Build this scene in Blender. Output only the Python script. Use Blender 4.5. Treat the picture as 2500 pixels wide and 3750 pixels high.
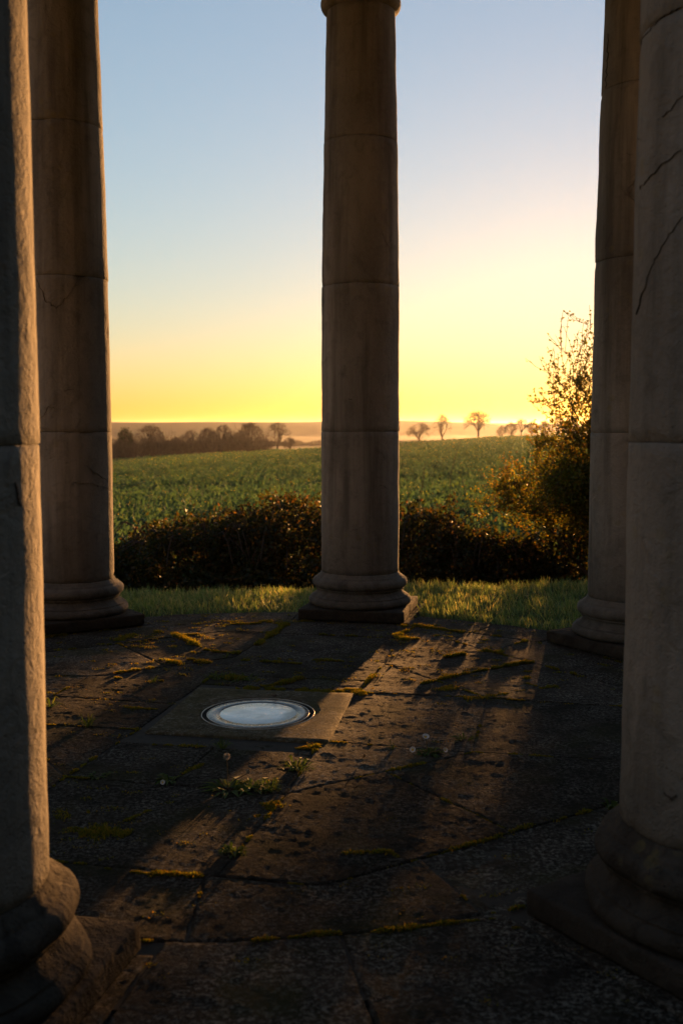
import bpy, bmesh, math, random
import numpy as np
from mathutils import Vector, Matrix, noise
from mathutils.geometry import delaunay_2d_cdt

for o in list(bpy.data.objects):
    bpy.data.objects.remove(o)
SC = bpy.context.scene
COL = SC.collection
R = math.radians

# ------------------------------------------------------------------ camera
EYE = 1.62
cam_d = bpy.data.cameras.new('camera')
cam = bpy.data.objects.new('camera', cam_d)
COL.objects.link(cam)
cam.location = (0, 0, EYE)
cam.rotation_euler = (R(90 - 4.758), 0, 0)
cam_d.sensor_fit = 'HORIZONTAL'
cam_d.sensor_width = 24
cam_d.lens = 36.5
cam_d.clip_end = 20000
cam_d.dof.use_dof = True
cam_d.dof.focus_distance = 6.6
cam_d.dof.aperture_fstop = 3.2
SC.camera = cam

# ------------------------------------------------------------------ sky and sun
SUN_AZ, SUN_EL = R(13.9), R(2.6)
world = bpy.data.worlds.new('World')
SC.world = world
world.use_nodes = True
wn = world.node_tree
wn.nodes.clear()
sky = wn.nodes.new('ShaderNodeTexSky')
sky.sky_type = 'NISHITA'
sky.sun_disc = False
sky.sun_elevation = SUN_EL
sky.sun_rotation = SUN_AZ
sky.air_density = 1.3
sky.dust_density = 0.3
sky.ozone_density = 3.0
bg = wn.nodes.new('ShaderNodeBackground')
bg.inputs['Strength'].default_value = 0.1
wo = wn.nodes.new('ShaderNodeOutputWorld')
soft = wn.nodes.new('ShaderNodeGamma')        # even, whole-sky contrast of the film
soft.inputs['Gamma'].default_value = 0.7
wn.links.new(sky.outputs[0], soft.inputs['Color'])
bal = wn.nodes.new('ShaderNodeMix')           # one white balance for the whole sky
bal.data_type = 'RGBA'; bal.blend_type = 'MULTIPLY'
bal.inputs[0].default_value = 1.0
bal.inputs[7].default_value = (1.04, .985, .99, 1)
wn.links.new(soft.outputs[0], bal.inputs[6])
wn.links.new(bal.outputs[2], bg.inputs[0])
wn.links.new(bg.outputs[0], wo.inputs[0])

sun_d = bpy.data.lights.new('sun', 'SUN')
sun_d.energy = 4.2
sun_d.angle = R(0.9)
sun_d.color = (1.0, 0.47, 0.15)
sun = bpy.data.objects.new('sun', sun_d)
COL.objects.link(sun)
sdir = Vector((math.sin(SUN_AZ) * math.cos(SUN_EL), math.cos(SUN_AZ) * math.cos(SUN_EL), math.sin(SUN_EL)))
sun.rotation_euler = (-sdir).to_track_quat('-Z', 'Y').to_euler()
sun.location = (6, 30, 12)

SC.view_settings.view_transform = 'Standard'
SC.view_settings.look = 'None'
SC.view_settings.exposure = 2.18
SC.view_settings.gamma = 1.0
SC.view_settings.use_curve_mapping = False
SC.cycles.use_denoising = True
SC.cycles.max_bounces = 6
SC.cycles.diffuse_bounces = 3
SC.cycles.glossy_bounces = 3
SC.cycles.transmission_bounces = 6
SC.cycles.volume_bounces = 0
SC.cycles.transparent_max_bounces = 6
SC.cycles.sample_clamp_indirect = 6

# ------------------------------------------------------------------ helpers
def tag(o, label=None, cat=None, group=None, kind=None):
    if label: o['label'] = label
    if cat: o['category'] = cat
    if group: o['group'] = group
    if kind: o['kind'] = kind
    return o

def empty(name, loc=(0, 0, 0), rz=0.0):
    o = bpy.data.objects.new(name, None)
    COL.objects.link(o)
    o.location = loc
    o.rotation_euler = (0, 0, rz)
    o.empty_display_size = .2
    return o

def link(name, me, mat, parent=None):
    if mat is not None and not me.materials:
        me.materials.append(mat)
    o = bpy.data.objects.new(name, me)
    COL.objects.link(o)
    if parent is not None:
        o.parent = parent
    return o

def np_mesh(name, V, F, smooth=False):
    """V (n,3) float, F (m,k) int, all faces with k corners."""
    V = np.asarray(V, np.float32); F = np.asarray(F, np.int32)
    me = bpy.data.meshes.new(name)
    m, k = F.shape
    me.vertices.add(len(V)); me.vertices.foreach_set('co', V.ravel())
    me.loops.add(m * k); me.loops.foreach_set('vertex_index', F.ravel())
    me.polygons.add(m)
    me.polygons.foreach_set('loop_start', np.arange(m, dtype=np.int32) * k)
    me.polygons.foreach_set('loop_total', np.full(m, k, np.int32))
    if smooth:
        me.polygons.foreach_set('use_smooth', np.ones(m, bool))
    me.update(calc_edges=True)
    return me

def py_mesh(name, V, F, smooth=False):
    me = bpy.data.meshes.new(name)
    me.from_pydata([tuple(v) for v in V], [], F)
    if smooth:
        me.polygons.foreach_set('use_smooth', [True] * len(me.polygons))
    me.update()
    return me

# ---- node material helper
class NT:
    def __init__(s, name):
        s.m = bpy.data.materials.new(name)
        s.m.use_nodes = True
        s.t = s.m.node_tree
        s.t.nodes.clear()
        s.out = s.t.nodes.new('ShaderNodeOutputMaterial')
        s._tc = None
    def n(s, typ, **kw):
        nd = s.t.nodes.new(typ)
        for k, v in kw.items():
            setattr(nd, k, v)
        return nd
    def l(s, a, b):
        s.t.links.new(a, b)
    def setin(s, nd, key, v):
        if v is None: return
        if isinstance(v, bpy.types.NodeSocket): s.l(v, nd.inputs[key])
        else: nd.inputs[key].default_value = v
    def coord(s, kind='Object'):
        if s._tc is None: s._tc = s.n('ShaderNodeTexCoord')
        return s._tc.outputs[kind]
    def mapping(s, vec, scale=(1, 1, 1), loc=(0, 0, 0)):
        m = s.n('ShaderNodeMapping')
        s.l(vec, m.inputs[0]); m.inputs['Scale'].default_value = scale; m.inputs['Location'].default_value = loc
        return m.outputs[0]
    def noise(s, vec, scale, detail=4, rough=.55, dist=0.0):
        nd = s.n('ShaderNodeTexNoise')
        s.l(vec, nd.inputs['Vector'])
        nd.inputs['Scale'].default_value = scale; nd.inputs['Detail'].default_value = detail
        nd.inputs['Roughness'].default_value = rough; nd.inputs['Distortion'].default_value = dist
        return nd.outputs['Fac']
    def voro(s, vec, scale, feature='F1', out='Distance'):
        nd = s.n('ShaderNodeTexVoronoi', feature=feature)
        s.l(vec, nd.inputs['Vector']); nd.inputs['Scale'].default_value = scale
        return nd.outputs[out]
    def ramp(s, fac, stops):
        nd = s.n('ShaderNodeValToRGB')
        s.l(fac, nd.inputs[0])
        el = nd.color_ramp.elements
        while len(el) < len(stops): el.new(0.5)
        for e, (p, c) in zip(el, stops):
            e.position = p
            e.color = (c, c, c, 1) if isinstance(c, (int, float)) else (*c, 1)
        return nd.outputs[0]
    def mix(s, fac, a, b, mode='MIX'):
        nd = s.n('ShaderNodeMix', data_type='RGBA', blend_type=mode)
        def sk(i, v):
            if isinstance(v, bpy.types.NodeSocket): s.l(v, nd.inputs[i])
            elif isinstance(v, (int, float)): nd.inputs[i].default_value = v if i == 0 else (v, v, v, 1)
            else: nd.inputs[i].default_value = (*v, 1)
        sk(0, fac); sk(6, a); sk(7, b)
        return nd.outputs[2]
    def math(s, op, a, b=0.0):
        nd = s.n('ShaderNodeMath', operation=op)
        for i, v in ((0, a), (1, b)):
            if isinstance(v, bpy.types.NodeSocket): s.l(v, nd.inputs[i])
            else: nd.inputs[i].default_value = v
        return nd.outputs[0]
    def bump(s, h, dist, strength=1.0, normal=None):
        nd = s.n('ShaderNodeBump')
        s.l(h, nd.inputs['Height']); nd.inputs['Distance'].default_value = dist
        nd.inputs['Strength'].default_value = strength
        if normal is not None: s.l(normal, nd.inputs['Normal'])
        return nd.outputs[0]
    def bsdf(s, color, rough=.9, normal=None, spec=.3, metal=0.0, **kw):
        b = s.n('ShaderNodeBsdfPrincipled')
        if isinstance(color, tuple): color = (*color, 1)
        s.setin(b, 'Base Color', color); s.setin(b, 'Roughness', rough)
        s.setin(b, 'Specular IOR Level', spec); s.setin(b, 'Metallic', metal)
        if normal is not None: s.l(normal, b.inputs['Normal'])
        for k, v in kw.items(): s.setin(b, k, v)
        return b.outputs[0]
    def done(s, shader):
        s.l(shader, s.out.inputs['Surface'])
        return s.m

def mat_stone(name, c_dark, c_mid, c_light, lichen=.35, bumpd=.009, low_dirt=True, blot=.5):
    """weathered sandstone of the columns; world-space position so that copies differ"""
    t = NT(name)
    geo = t.n('ShaderNodeNewGeometry')
    P = geo.outputs['Position']
    big = t.noise(t.mapping(P, (1, 1, .35)), 2.3, 3, .6)
    fine = t.noise(P, 38, 4, .7)
    med = t.noise(P, 9, 4, .65, .6)
    col = t.ramp(big, [(.28, c_dark), (.5, c_mid), (.74, c_light)])
    col = t.mix(t.ramp(fine, [(.35, .0), (.7, .55)]), col, t.mix(.5, col, c_light))
    # dark vertical rain streaks
    streak = t.noise(t.mapping(P, (1, 1, .07)), 7, 4, .6)
    col = t.mix(t.ramp(streak, [(.48, 0.0), (.7, .75)]), col, tuple(v * .36 for v in c_mid))
    # black algae / soot patches
    col = t.mix(t.ramp(med, [(.52 - .08 * (blot > .6), 0.0), (.8 - .2 * (blot > .6), blot)]), col, tuple(v * .5 for v in c_dark))
    # lichens
    lv = t.voro(t.mapping(P, (1, 1, 1)), 13, 'F1')
    lm = t.math('MULTIPLY', t.ramp(lv, [(.0, 1.0), (.28, .8), (.36, 0.0)]), t.ramp(t.noise(P, 3.1, 3), [(.55, 0.0), (.68, lichen)]))
    col = t.mix(lm, col, (.24, .2, .08))
    sep = t.n('ShaderNodeSeparateXYZ'); t.l(P, sep.inputs[0])
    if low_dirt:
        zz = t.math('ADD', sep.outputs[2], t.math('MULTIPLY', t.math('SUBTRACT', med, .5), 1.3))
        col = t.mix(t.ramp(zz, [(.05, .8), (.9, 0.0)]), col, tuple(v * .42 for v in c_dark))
    # relief: pits, tooling marks, sparse cracks
    pit = t.voro(P, 55, 'F1')
    h = t.math('ADD', t.math('MULTIPLY', fine, .9), t.math('MULTIPLY', med, 1.6))
    h = t.math('ADD', h, t.math('MULTIPLY', t.ramp(pit, [(.0, 0.0), (.22, 1.0)]), .5))
    cv = t.n('ShaderNodeVectorMath', operation='ADD')
    t.l(P, cv.inputs[0])
    nc = t.n('ShaderNodeTexNoise'); t.l(P, nc.inputs['Vector']); nc.inputs['Scale'].default_value = 3.0; nc.inputs['Detail'].default_value = 5
    sc = t.n('ShaderNodeVectorMath', operation='SCALE'); t.l(nc.outputs['Color'], sc.inputs[0]); sc.inputs['Scale'].default_value = .22
    t.l(sc.outputs[0], cv.inputs[1])
    ce = t.voro(t.mapping(cv.outputs[0], (1, 1, .75)), 1.15, 'DISTANCE_TO_EDGE')
    crack = t.math('MULTIPLY', t.ramp(ce, [(.0, 1.0), (.005, 0.0)]), t.ramp(t.noise(P, 1.3, 2), [(.62, 0.0), (.68, .7)]))
    col = t.mix(t.math('MULTIPLY', crack, .8), col, tuple(v * .15 for v in c_dark))
    h = t.math('SUBTRACT', h, t.math('MULTIPLY', crack, 1.5))
    nb = t.bump(h, bumpd)
    return t.done(t.bsdf(col, .95, nb, .04))

def mat_floor(name, a, b, c, seed=0.0):
    t = NT(name)
    geo = t.n('ShaderNodeNewGeometry')
    P = t.mapping(geo.outputs['Position'], (1, 1, 1), (seed, seed * .7, 0))
    oi = t.n('ShaderNodeObjectInfo')
    big = t.noise(P, 1.6, 4, .62)
    med = t.noise(P, 11, 4, .7, .8)
    fine = t.noise(P, 52, 5, .8)
    col = t.ramp(big, [(.3, a), (.52, b), (.72, c)])
    col = t.mix(t.ramp(med, [(.38, .75), (.62, 0.0)]), col, tuple(v * .4 for v in a))
    # pale lichen flecks and scuffed grains
    fl = t.math('MULTIPLY', t.ramp(fine, [(.48, 0.0), (.6, 1.0)]), t.ramp(t.noise(P, 4.5, 5, .7), [(.38, 0.1), (.6, 1.0)]))
    col = t.mix(t.math('MULTIPLY', fl, .8), col, (.17, .157, .13))
    # dull green algae film
    al = t.ramp(t.noise(P, 2.4, 5, .6), [(.52, 0.0), (.68, .55)])
    col = t.mix(al, col, (.028, .03, .01))
    # each slab a little different
    hsv = t.n('ShaderNodeHueSaturation')
    t.l(col, hsv.inputs['Color'])
    t.l(t.math('ADD', t.math('MULTIPLY', oi.outputs['Random'], .8), .6), hsv.inputs['Value'])
    pit = t.voro(P, 34, 'F1')
    h = t.math('ADD', t.math('MULTIPLY', fine, 1.0), t.math('MULTIPLY', med, .35))
    h = t.math('ADD', h, t.math('MULTIPLY', t.ramp(pit, [(.0, 0.0), (.25, 1.0)]), .3))
    nb = t.bump(h, .008)
    rough = t.ramp(med, [(.3, .75), (.7, .95)])
    return t.done(t.bsdf(hsv.outputs[0], rough, nb, .02))

def mat_plain(name, c, rough=.9, var=.3, scale=8, spec=.3, metal=0.0, bumpd=0.0):
    t = NT(name)
    P = t.coord('Object')
    nz = t.noise(P, scale, 5, .6)
    col = t.ramp(nz, [(.3, tuple(v * (1 - var) for v in c)), (.7, tuple(min(1, v * (1 + var)) for v in c))])
    nb = t.bump(nz, bumpd) if bumpd else None
    return t.done(t.bsdf(col, rough, nb, spec, metal))

def mat_leaf(name, cols, trans=.45, rough=.55, spec=.4, tint=(1.25, 1.15, .45)):
    """leaf: each leaf its own tone, light shines through it"""
    t = NT(name)
    geo = t.n('ShaderNodeNewGeometry')
    ri = geo.outputs['Random Per Island']
    n = len(cols)
    rp = t.n('ShaderNodeValToRGB'); t.l(ri, rp.inputs[0]); rp.color_ramp.interpolation = 'CONSTANT'
    el = rp.color_ramp.elements
    while len(el) < n: el.new(.5)
    for i, e in enumerate(el):
        e.position = i / n; e.color = (*cols[i], 1)
    col = rp.outputs[0]
    b = t.bsdf(col, rough, None, spec)
    tr = t.n('ShaderNodeBsdfTranslucent')
    t.l(t.mix(1.0, col, tint, 'MULTIPLY'), tr.inputs[0])
    mx = t.n('ShaderNodeMixShader'); mx.inputs[0].default_value = trans
    t.l(b, mx.inputs[1]); t.l(tr.outputs[0], mx.inputs[2])
    return t.done(mx.outputs[0])

# ---- geometry generators
def leaf_cloud(C, L, W, D, rng, fold=.25, N=None):
    """diamond leaves: C centres (n,3) at leaf base, D directions (n,3), L length, W width -> V, F tris"""
    n = len(C)
    D = D / np.maximum(np.linalg.norm(D, axis=1, keepdims=True), 1e-6)
    Q = rng.normal(size=(n, 3)) if N is None else N
    S = np.cross(D, Q); S /= np.maximum(np.linalg.norm(S, axis=1, keepdims=True), 1e-6)
    U = np.cross(S, D)
    L = np.asarray(L).reshape(-1, 1); W = np.asarray(W).reshape(-1, 1)
    V = np.empty((n, 4, 3), np.float32)
    V[:, 0] = C
    V[:, 1] = C + D * L * .45 + S * W * .5 + U * W * fold
    V[:, 2] = C + D * L
    V[:, 3] = C + D * L * .45 - S * W * .5 + U * W * fold
    i = np.arange(n)[:, None] * 4
    F = np.concatenate([i + np.array([[0, 1, 2]]), i + np.array([[0, 2, 3]])], 0)
    return V.reshape(-1, 3), F

def tubes(seg, sides=4):
    """seg rows: p0(3) p1(3) r0 r1 -> open prisms"""
    seg = np.asarray(seg, np.float64)
    n = len(seg)
    a, b = seg[:, :3], seg[:, 3:6]
    d = b - a; d /= np.maximum(np.linalg.norm(d, axis=1, keepdims=True), 1e-9)
    ref = np.where(np.abs(d[:, 2:3]) > .9, np.array([[1., 0, 0]]), np.array([[0, 0, 1.]]))
    u = np.cross(d, ref); u /= np.linalg.norm(u, axis=1, keepdims=True)
    v = np.cross(d, u)
    ang = np.arange(sides) * 2 * np.pi / sides
    ring = u[:, None] * np.cos(ang)[None, :, None] + v[:, None] * np.sin(ang)[None, :, None]
    V = np.concatenate([a[:, None] + ring * seg[:, 6][:, None, None], b[:, None] + ring * seg[:, 7][:, None, None]], 1)
    i = np.arange(n)[:, None, None] * (2 * sides)
    j = np.arange(sides); k = (j + 1) % sides
    q = np.stack([j, k, k + sides, j + sides], 1)[None]
    return V.reshape(-1, 3), (i + q).reshape(-1, 4)

def grow(rng, p, d, length, r, level, levels, out, tips, spread=.55, up=.12, kids=(2, 4), nseg=4, wob=.16, taper=.55, shrink=.68):
    """a limb of nseg pieces that throws side limbs"""
    p = np.array(p, float); d = np.array(d, float) / np.linalg.norm(d)
    step = length / nseg
    for i in range(nseg):
        r1 = r * (1 - (1 - taper) / nseg)
        d = d + rng.normal(size=3) * wob + np.array([0, 0, up * .5]); d /= np.linalg.norm(d)
        q = p + d * step
        out.append((*p, *q, r, r1, level))
        if level < levels and i >= (1 if level else 1):
            for _ in range(rng.integers(kids[0], kids[1]) if i < nseg - 1 else kids[1]):
                t = rng.normal(size=3); t -= d * t.dot(d); t /= np.linalg.norm(t)
                dd = d * (1 - spread) + t * spread * rng.uniform(.7, 1.3) + np.array([0, 0, up])
                grow(rng, q if rng.random() < .5 else p + d * step * rng.random(), dd, length * shrink * rng.uniform(.65, 1.1), r1 * .55, level + 1, levels, out, tips, spread, up, kids, max(2, nseg - 1), wob, taper, shrink)
        p, r = q, r1
    if level >= levels: tips.append((*p, *d))

def fbm(x, y, z=0.0, o=4):
    return noise.fractal(Vector((x, y, z)), 1.0, 2.0, o)

# ------------------------------------------------------------------ terrain
CX = np.array([-400, -90, -49, -34.3, -25.3, -14, -4.5, 12.4, 20.6, 28.9, 36, 42, 90, 400.])
CZ = np.array([-10, -8.3, -6.4, -5.3, -4.96, -4.33, -3.86, -2.65, -2.36, -1.72, -1.44, -1.26, -.3, 2.5])
def terrain_z(x, y):
    x = np.asarray(x, float); y = np.asarray(y, float)
    yy = np.clip((y - 15) / 205, 0, 1)
    crest = np.interp(x / np.maximum(y, 20) * 220, CX, CZ)
    # lawn almost flush with the temple floor, then a bank down to the brambles
    bank = np.clip((y - (10.05 + .12 * np.clip(x, -6, 6))) / 2.2, 0, 1)
    bank = bank * bank * (3 - 2 * bank)
    z = -.03 - .765 * bank - .5 * np.clip((y - 14.6) / 3, 0, 1)
    z = z * (1 - yy) + crest * yy
    z = z + np.sin(np.clip((y - 30) / 70, 0, 1) * np.pi) * -.25
    # beyond the crest the ground falls into the valley
    drop = np.clip((y - 222) / 400, 0, 1)
    z = z + (-6.5 - .0 * z) * drop ** .8 * np.where(x > 30, .5, 1)
    far = np.clip((y - 500) / 500, 0, 1)
    z = z * (1 - far) + (-11) * far
    # the far side of the valley
    hill = np.clip((y - 1350) / 350, 0, 1)
    hill = hill * hill * (3 - 2 * hill)
    z = z + hill * (16.2 + 3.6 * np.sin(x / 330. + 2.2) + 2.2 * np.sin(x / 120. + .6) + .9 * np.sin(x / 47.) - x * .002)
    return z

def build_terrain():
    ys = np.concatenate([np.linspace(-60, 8, 18), np.linspace(9, 40, 45), np.linspace(42, 240, 70), np.linspace(250, 1300, 40), np.linspace(1330, 1760, 40), np.linspace(1800, 6000, 12)])
    us = np.linspace(-1, 1, 90)
    V = []
    for y in ys:
        hw = 60 + abs(y) * .9
        x = np.sign(us) * np.abs(us) ** 1.4 * hw
        z = terrain_z(x, np.full_like(x, y))
        V.append(np.stack([x, np.full_like(x, y), z], 1))
    n, m = len(ys), len(us)
    V = np.concatenate(V)
    i, j = np.meshgrid(np.arange(n - 1), np.arange(m - 1), indexing='ij')
    a = (i * m + j).ravel()
    F = np.stack([a, a + 1, a + m + 1, a + m], 1)
    t = NT('meadow_soil')
    P = t.n('ShaderNodeNewGeometry').outputs['Position']
    big = t.noise(P, .012, 5, .6)
    col = t.ramp(t.noise(P, 1.3, 6, .7), [(.3, (.016, .026, .01)), (.55, (.03, .05, .016)), (.75, (.055, .065, .02))])
    sep = t.n('ShaderNodeSeparateXYZ'); t.l(P, sep.inputs[0])
    far = t.ramp(t.math('MULTIPLY', sep.outputs[1], .001), [(.23, 0.0), (.26, 1.0)])
    patch = t.ramp(t.voro(t.mapping(P, (1, .3, 1)), .006, 'F1', 'Color'), [(.2, (.022, .028, .012)), (.6, (.04, .042, .018)), (.9, (.02, .024, .012))])
    col = t.mix(far, col, t.mix(t.ramp(big, [(.4, 0.0), (.6, .6)]), patch, (.02, .024, .014)))
    m_ = t.done(t.bsdf(col, .95, t.bump(t.noise(P, 3, 5), .1), .1))
    o = link('ground', np_mesh('ground', V, F, True), m_)
    tag(o, kind='structure')
build_terrain()

# ------------------------------------------------------------------ the round temple
OX, OY, RC, ROT = -.4916, 5.8249, 3.1458, R(11.96)
cr, sr = math.cos(ROT), math.sin(ROT)
def W2(s, t, z=0.0):
    return Vector((OX + s * cr + t * sr, OY - s * sr + t * cr, z))

M_FLOOR = mat_floor('floor_slab_stone', (.02, .017, .0135), (.032, .0265, .0205), (.052, .042, .031))
M_EARTH = mat_plain('joint_earth', (.025, .02, .014), .95, .4, 30)
M_COLS = mat_stone('column_sandstone', (.14, .131, .116), (.235, .217, .19), (.34, .315, .277))
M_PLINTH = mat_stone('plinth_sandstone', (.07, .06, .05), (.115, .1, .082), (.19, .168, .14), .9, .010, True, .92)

# podium core
podium_me = bpy.data.meshes.new('stone_floor')
bm = bmesh.new()
bmesh.ops.create_cone(bm, cap_ends=True, segments=96, radius1=3.06, radius2=3.06, depth=.62)
bmesh.ops.translate(bm, verts=bm.verts, vec=(OX, OY, -.315))
bm.to_mesh(podium_me); bm.free()
FLOOR = tag(link('stone_floor', podium_me, M_EARTH), kind='structure')

rs = random.Random(5)
NR = np.random.default_rng(8)
def slab(poly, name='slab', z=None, thick=.09, mat=M_FLOOR, gap=.002, step=.018, rough=.003, parent=FLOOR, round_=.005):
    """one paving stone: world polygon (list of (x,y)), worn uneven top with rounded arrises"""
    n = len(poly)
    c = sum((Vector(p) for p in poly), Vector((0, 0))) / n
    area = sum(poly[i][0] * poly[(i + 1) % n][1] - poly[(i + 1) % n][0] * poly[i][1] for i in range(n))
    if area < 0: poly = poly[::-1]
    # sampled outline
    line = []
    for i in range(n):
        a, b = Vector(poly[i]), Vector(poly[(i + 1) % n])
        k = max(1, int((b - a).length / step))
        for j in range(k): line.append(a.lerp(b, j / k))
    m = len(line)
    def inset(d, jit):
        out = []
        for i in range(m):
            p = line[i]; e = (line[(i + 1) % m] - line[i - 1]).normalized()
            nn = Vector((-e.y, e.x))
            j = jit * fbm(p.x * 9, p.y * 9, 3.3) if jit else 0
            out.append(p + nn * (d + j * 1.0 + (abs(j) * .5)))
        return out
    o0 = inset(gap, .003); o1 = inset(gap + round_, .003)
    z0 = rs.uniform(-.0025, .0025) if z is None else z
    tx, ty = rs.uniform(-.003, .003), rs.uniform(-.003, .003)
    def hz(p):
        return z0 + tx * (p.x - c.x) + ty * (p.y - c.y) + rough * fbm(p.x * 3.1, p.y * 3.1, 1.7, 3) + .0024 * fbm(p.x * 6, p.y * 7, 5.1, 5) + .0019 * fbm(p.x * 29, p.y * 37, 2.3, 2) * (.35 + .65 * abs(fbm(p.x * 2, p.y * 2, 7.7, 2)) * 2) + NR.normal() * .0006
    pts = [tuple(p) for p in o1]
    xs = [p[0] for p in pts]; ysl = [p[1] for p in pts]
    gx, gy = np.meshgrid(np.arange(min(xs) + step / 2, max(xs), step), np.arange(min(ysl) + step / 2, max(ysl), step))
    g = np.stack([gx.ravel(), gy.ravel()], 1)
    if len(g):
        g = g + NR.uniform(-.32, .32, g.shape) * step
        P0 = np.array(pts); P1 = np.roll(P0, 1, 0)
        X_, Y_ = g[:, :1], g[:, 1:]
        cond = ((P0[:, 1] > Y_) != (P1[:, 1] > Y_)) & (X_ < (P1[:, 0] - P0[:, 0]) * (Y_ - P0[:, 1]) / np.where(P1[:, 1] == P0[:, 1], 1e-9, P1[:, 1] - P0[:, 1]) + P0[:, 0])
        ins = cond.sum(1) % 2 == 1
        dmin = ((g[:, None, :] - P0[None]) ** 2).sum(2).min(1)
        pts += [tuple(q) for q in g[ins & (dmin > (step * .45) ** 2)]]
    vv, ee, ff, *_ = delaunay_2d_cdt([Vector(p) for p in pts], [(i, (i + 1) % m) for i in range(m)], [], 1, 1e-6)
    if len(vv) != len(pts):
        pass
    V = [(p.x, p.y, hz(p)) for p in vv]
    F = [tuple(f) for f in ff]
    b0 = len(V)
    V += [(p.x, p.y, hz(p) - round_ * .75) for p in o0]
    b1 = len(V)
    V += [(p.x, p.y, -thick + z0) for p in o0]
    if len(vv) == len(pts):
        for i in range(m):
            j = (i + 1) % m
            F.append((i, b0 + i, b0 + j, j)); F.append((b0 + i, b1 + i, b1 + j, b0 + j))
    me = py_mesh(name, V, F, True)
    bmx = bmesh.new(); bmx.from_mesh(me); bmesh.ops.recalc_face_normals(bmx, faces=bmx.faces); bmx.to_mesh(me); bmx.free()
    return link(name, me, mat, parent)

def loc2(pts): return [tuple(W2(s, t).xy) for s, t in pts]
def rot90(p, m):
    for _ in range(m): p = (p[1], -p[0])
    return p
A0, A1, A2, RO = .5, 1.28, 2.15, 2.68
JOINTS = []     # world-space joint lines, for moss
PL = .49
for m in range(4):
    f = lambda L_: loc2([rot90(p, m) for p in L_])
    if m == 2:
        slab(f([(-.5, .6), (.5, .6), (.5, .72), (-.5, .71)]), z=-.006); slab(f([(-.5, .71), (.0, .72), (.015, 1.28), (-.53, 1.28)])); slab(f([(.0, .72), (.5, .72), (.53, 1.28), (.015, 1.28)]))
        slab(f([(-.53, 1.28), (.53, 1.28), (.5, A2), (-.5, A2)]))
    elif m == 0:
        slab(f([(-.5, .5), (.5, .5), (.51, .78), (-.52, .74)])); slab(f([(-.52, .74), (.51, .78), (.53, 1.3), (-.53, 1.26)]))
        slab(f([(-.53, 1.26), (.53, 1.3), (.5, A2), (-.5, A2)]))
    elif m == 1:
        slab(f([(-.5, .5), (.5, .5), (.53, 1.28), (-.53, 1.28)])); slab(f([(-.53, 1.28), (.53, 1.28), (.5, A2), (-.5, A2)]))
    else:
        slab(f([(-.5, .5), (.02, .5), (.03, 1.28), (-.53, 1.28)])); slab(f([(.02, .5), (.5, .5), (.53, 1.28), (.03, 1.28)]))
        slab(f([(-.53, 1.28), (.53, 1.28), (.5, A2), (-.5, A2)]))
    slab(f([(.5, .5), (.53, 1.28), (1.28, .53)]))
    slab(f([(.53, 1.28), (.5, A2), (.8906, A2), (1.52, 1.52), (.905, .905)]))
    slab(f([(1.28, .53), (.905, .905), (1.52, 1.52), (A2, .8906), (A2, .5)]))
    JOINTS += [[W2(*rot90(p, m)) for p in L_] for L_ in (
        [(-.5, .5), (-.53, 1.28), (-.5, A2)], [(.5, .5), (.53, 1.28), (.5, A2)], [(-.53, 1.28), (.53, 1.28)],
        [(.53, 1.28), (1.28, .53)], [(.905, .905), (1.52, 1.52)], [(-.89, A2), (.89, A2)], [(.89, A2), (A2, .89)])]
def pol(r, a): return (r * math.sin(R(a)), r * math.cos(R(a)))
def octr(a):
    d = (a + 22.5) % 45 - 22.5
    return A2 / math.cos(R(d))
def ring_slab(a0, a1, rin, rout, flare=False, **kw):
    n = max(2, int(abs(a1 - a0) / 3))
    aa = [a0 + (a1 - a0) * i / n for i in range(n + 1)]
    inner = [pol(rin(a) if callable(rin) else rin, a) for a in aa]
    if flare:
        lim = math.degrees(math.asin(.51 / rout)); mid = round((a0 - 10) / 45) * 45
        b0 = mid + lim if abs(a0 - mid - 10.6) < .1 else a0
        b1 = mid + 45 - lim if abs(a1 - mid - 34.4) < .1 else a1
        aa = [b0 + (b1 - b0) * i / n for i in range(n + 1)]
    outer = [pol(rout, a) for a in reversed(aa)]
    slab(loc2(inner + outer), **kw)
for k in range(8):
    a = k * 45
    ring_slab(a - 12, a + 12, octr, RO)
    ring_slab(a + 12, a + 33, octr, RO)
    ro = 3.62 if k == 3 else 3.12
    ring_slab(a + 10.6, a + 22.5, RO, ro, True, thick=.16)
    ring_slab(a + 22.5, a + 34.4, RO, ro, True, thick=.16)
    JOINTS.append([W2(*pol(octr(a + 12), a + 12)), W2(*pol(RO, a + 12))])
    JOINTS.append([W2(*pol(octr(a - 12), a - 12)), W2(*pol(RO, a - 12))])
    JOINTS.append([W2(*pol(RO, a + 11 + i * 2.3)) for i in range(11)])
    JOINTS.append([W2(*pol(RO, a - 10 + i * 4)) for i in range(6)])
    # pier block below each column, reaching out beyond the round edge
    slab(loc2([(x * math.cos(R(a)) + y * math.sin(R(a)), -x * math.sin(R(a)) + y * math.cos(R(a))) for x, y in ((-.49, 2.72), (.49, 2.72), (.5, 3.68), (-.5, 3.68))]),
         'pier_block', z=.002, thick=.6, gap=.004, rough=.003)

# ---- columns
PROF_Z = [.36, 1.57, 3.1, 3.97, 5.02]
PROF_R = [.333, .333, .324, .307, .284]
def shaft_r(z):
    zz = np.array(PROF_Z); rr = np.array(PROF_R)
    # smooth entasis
    return float(np.interp(z, zz, rr) * .5 + np.interp(min(z + .15, 4.9), zz, rr) * .25 + np.interp(max(z - .15, .3), zz, rr) * .25)

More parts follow.
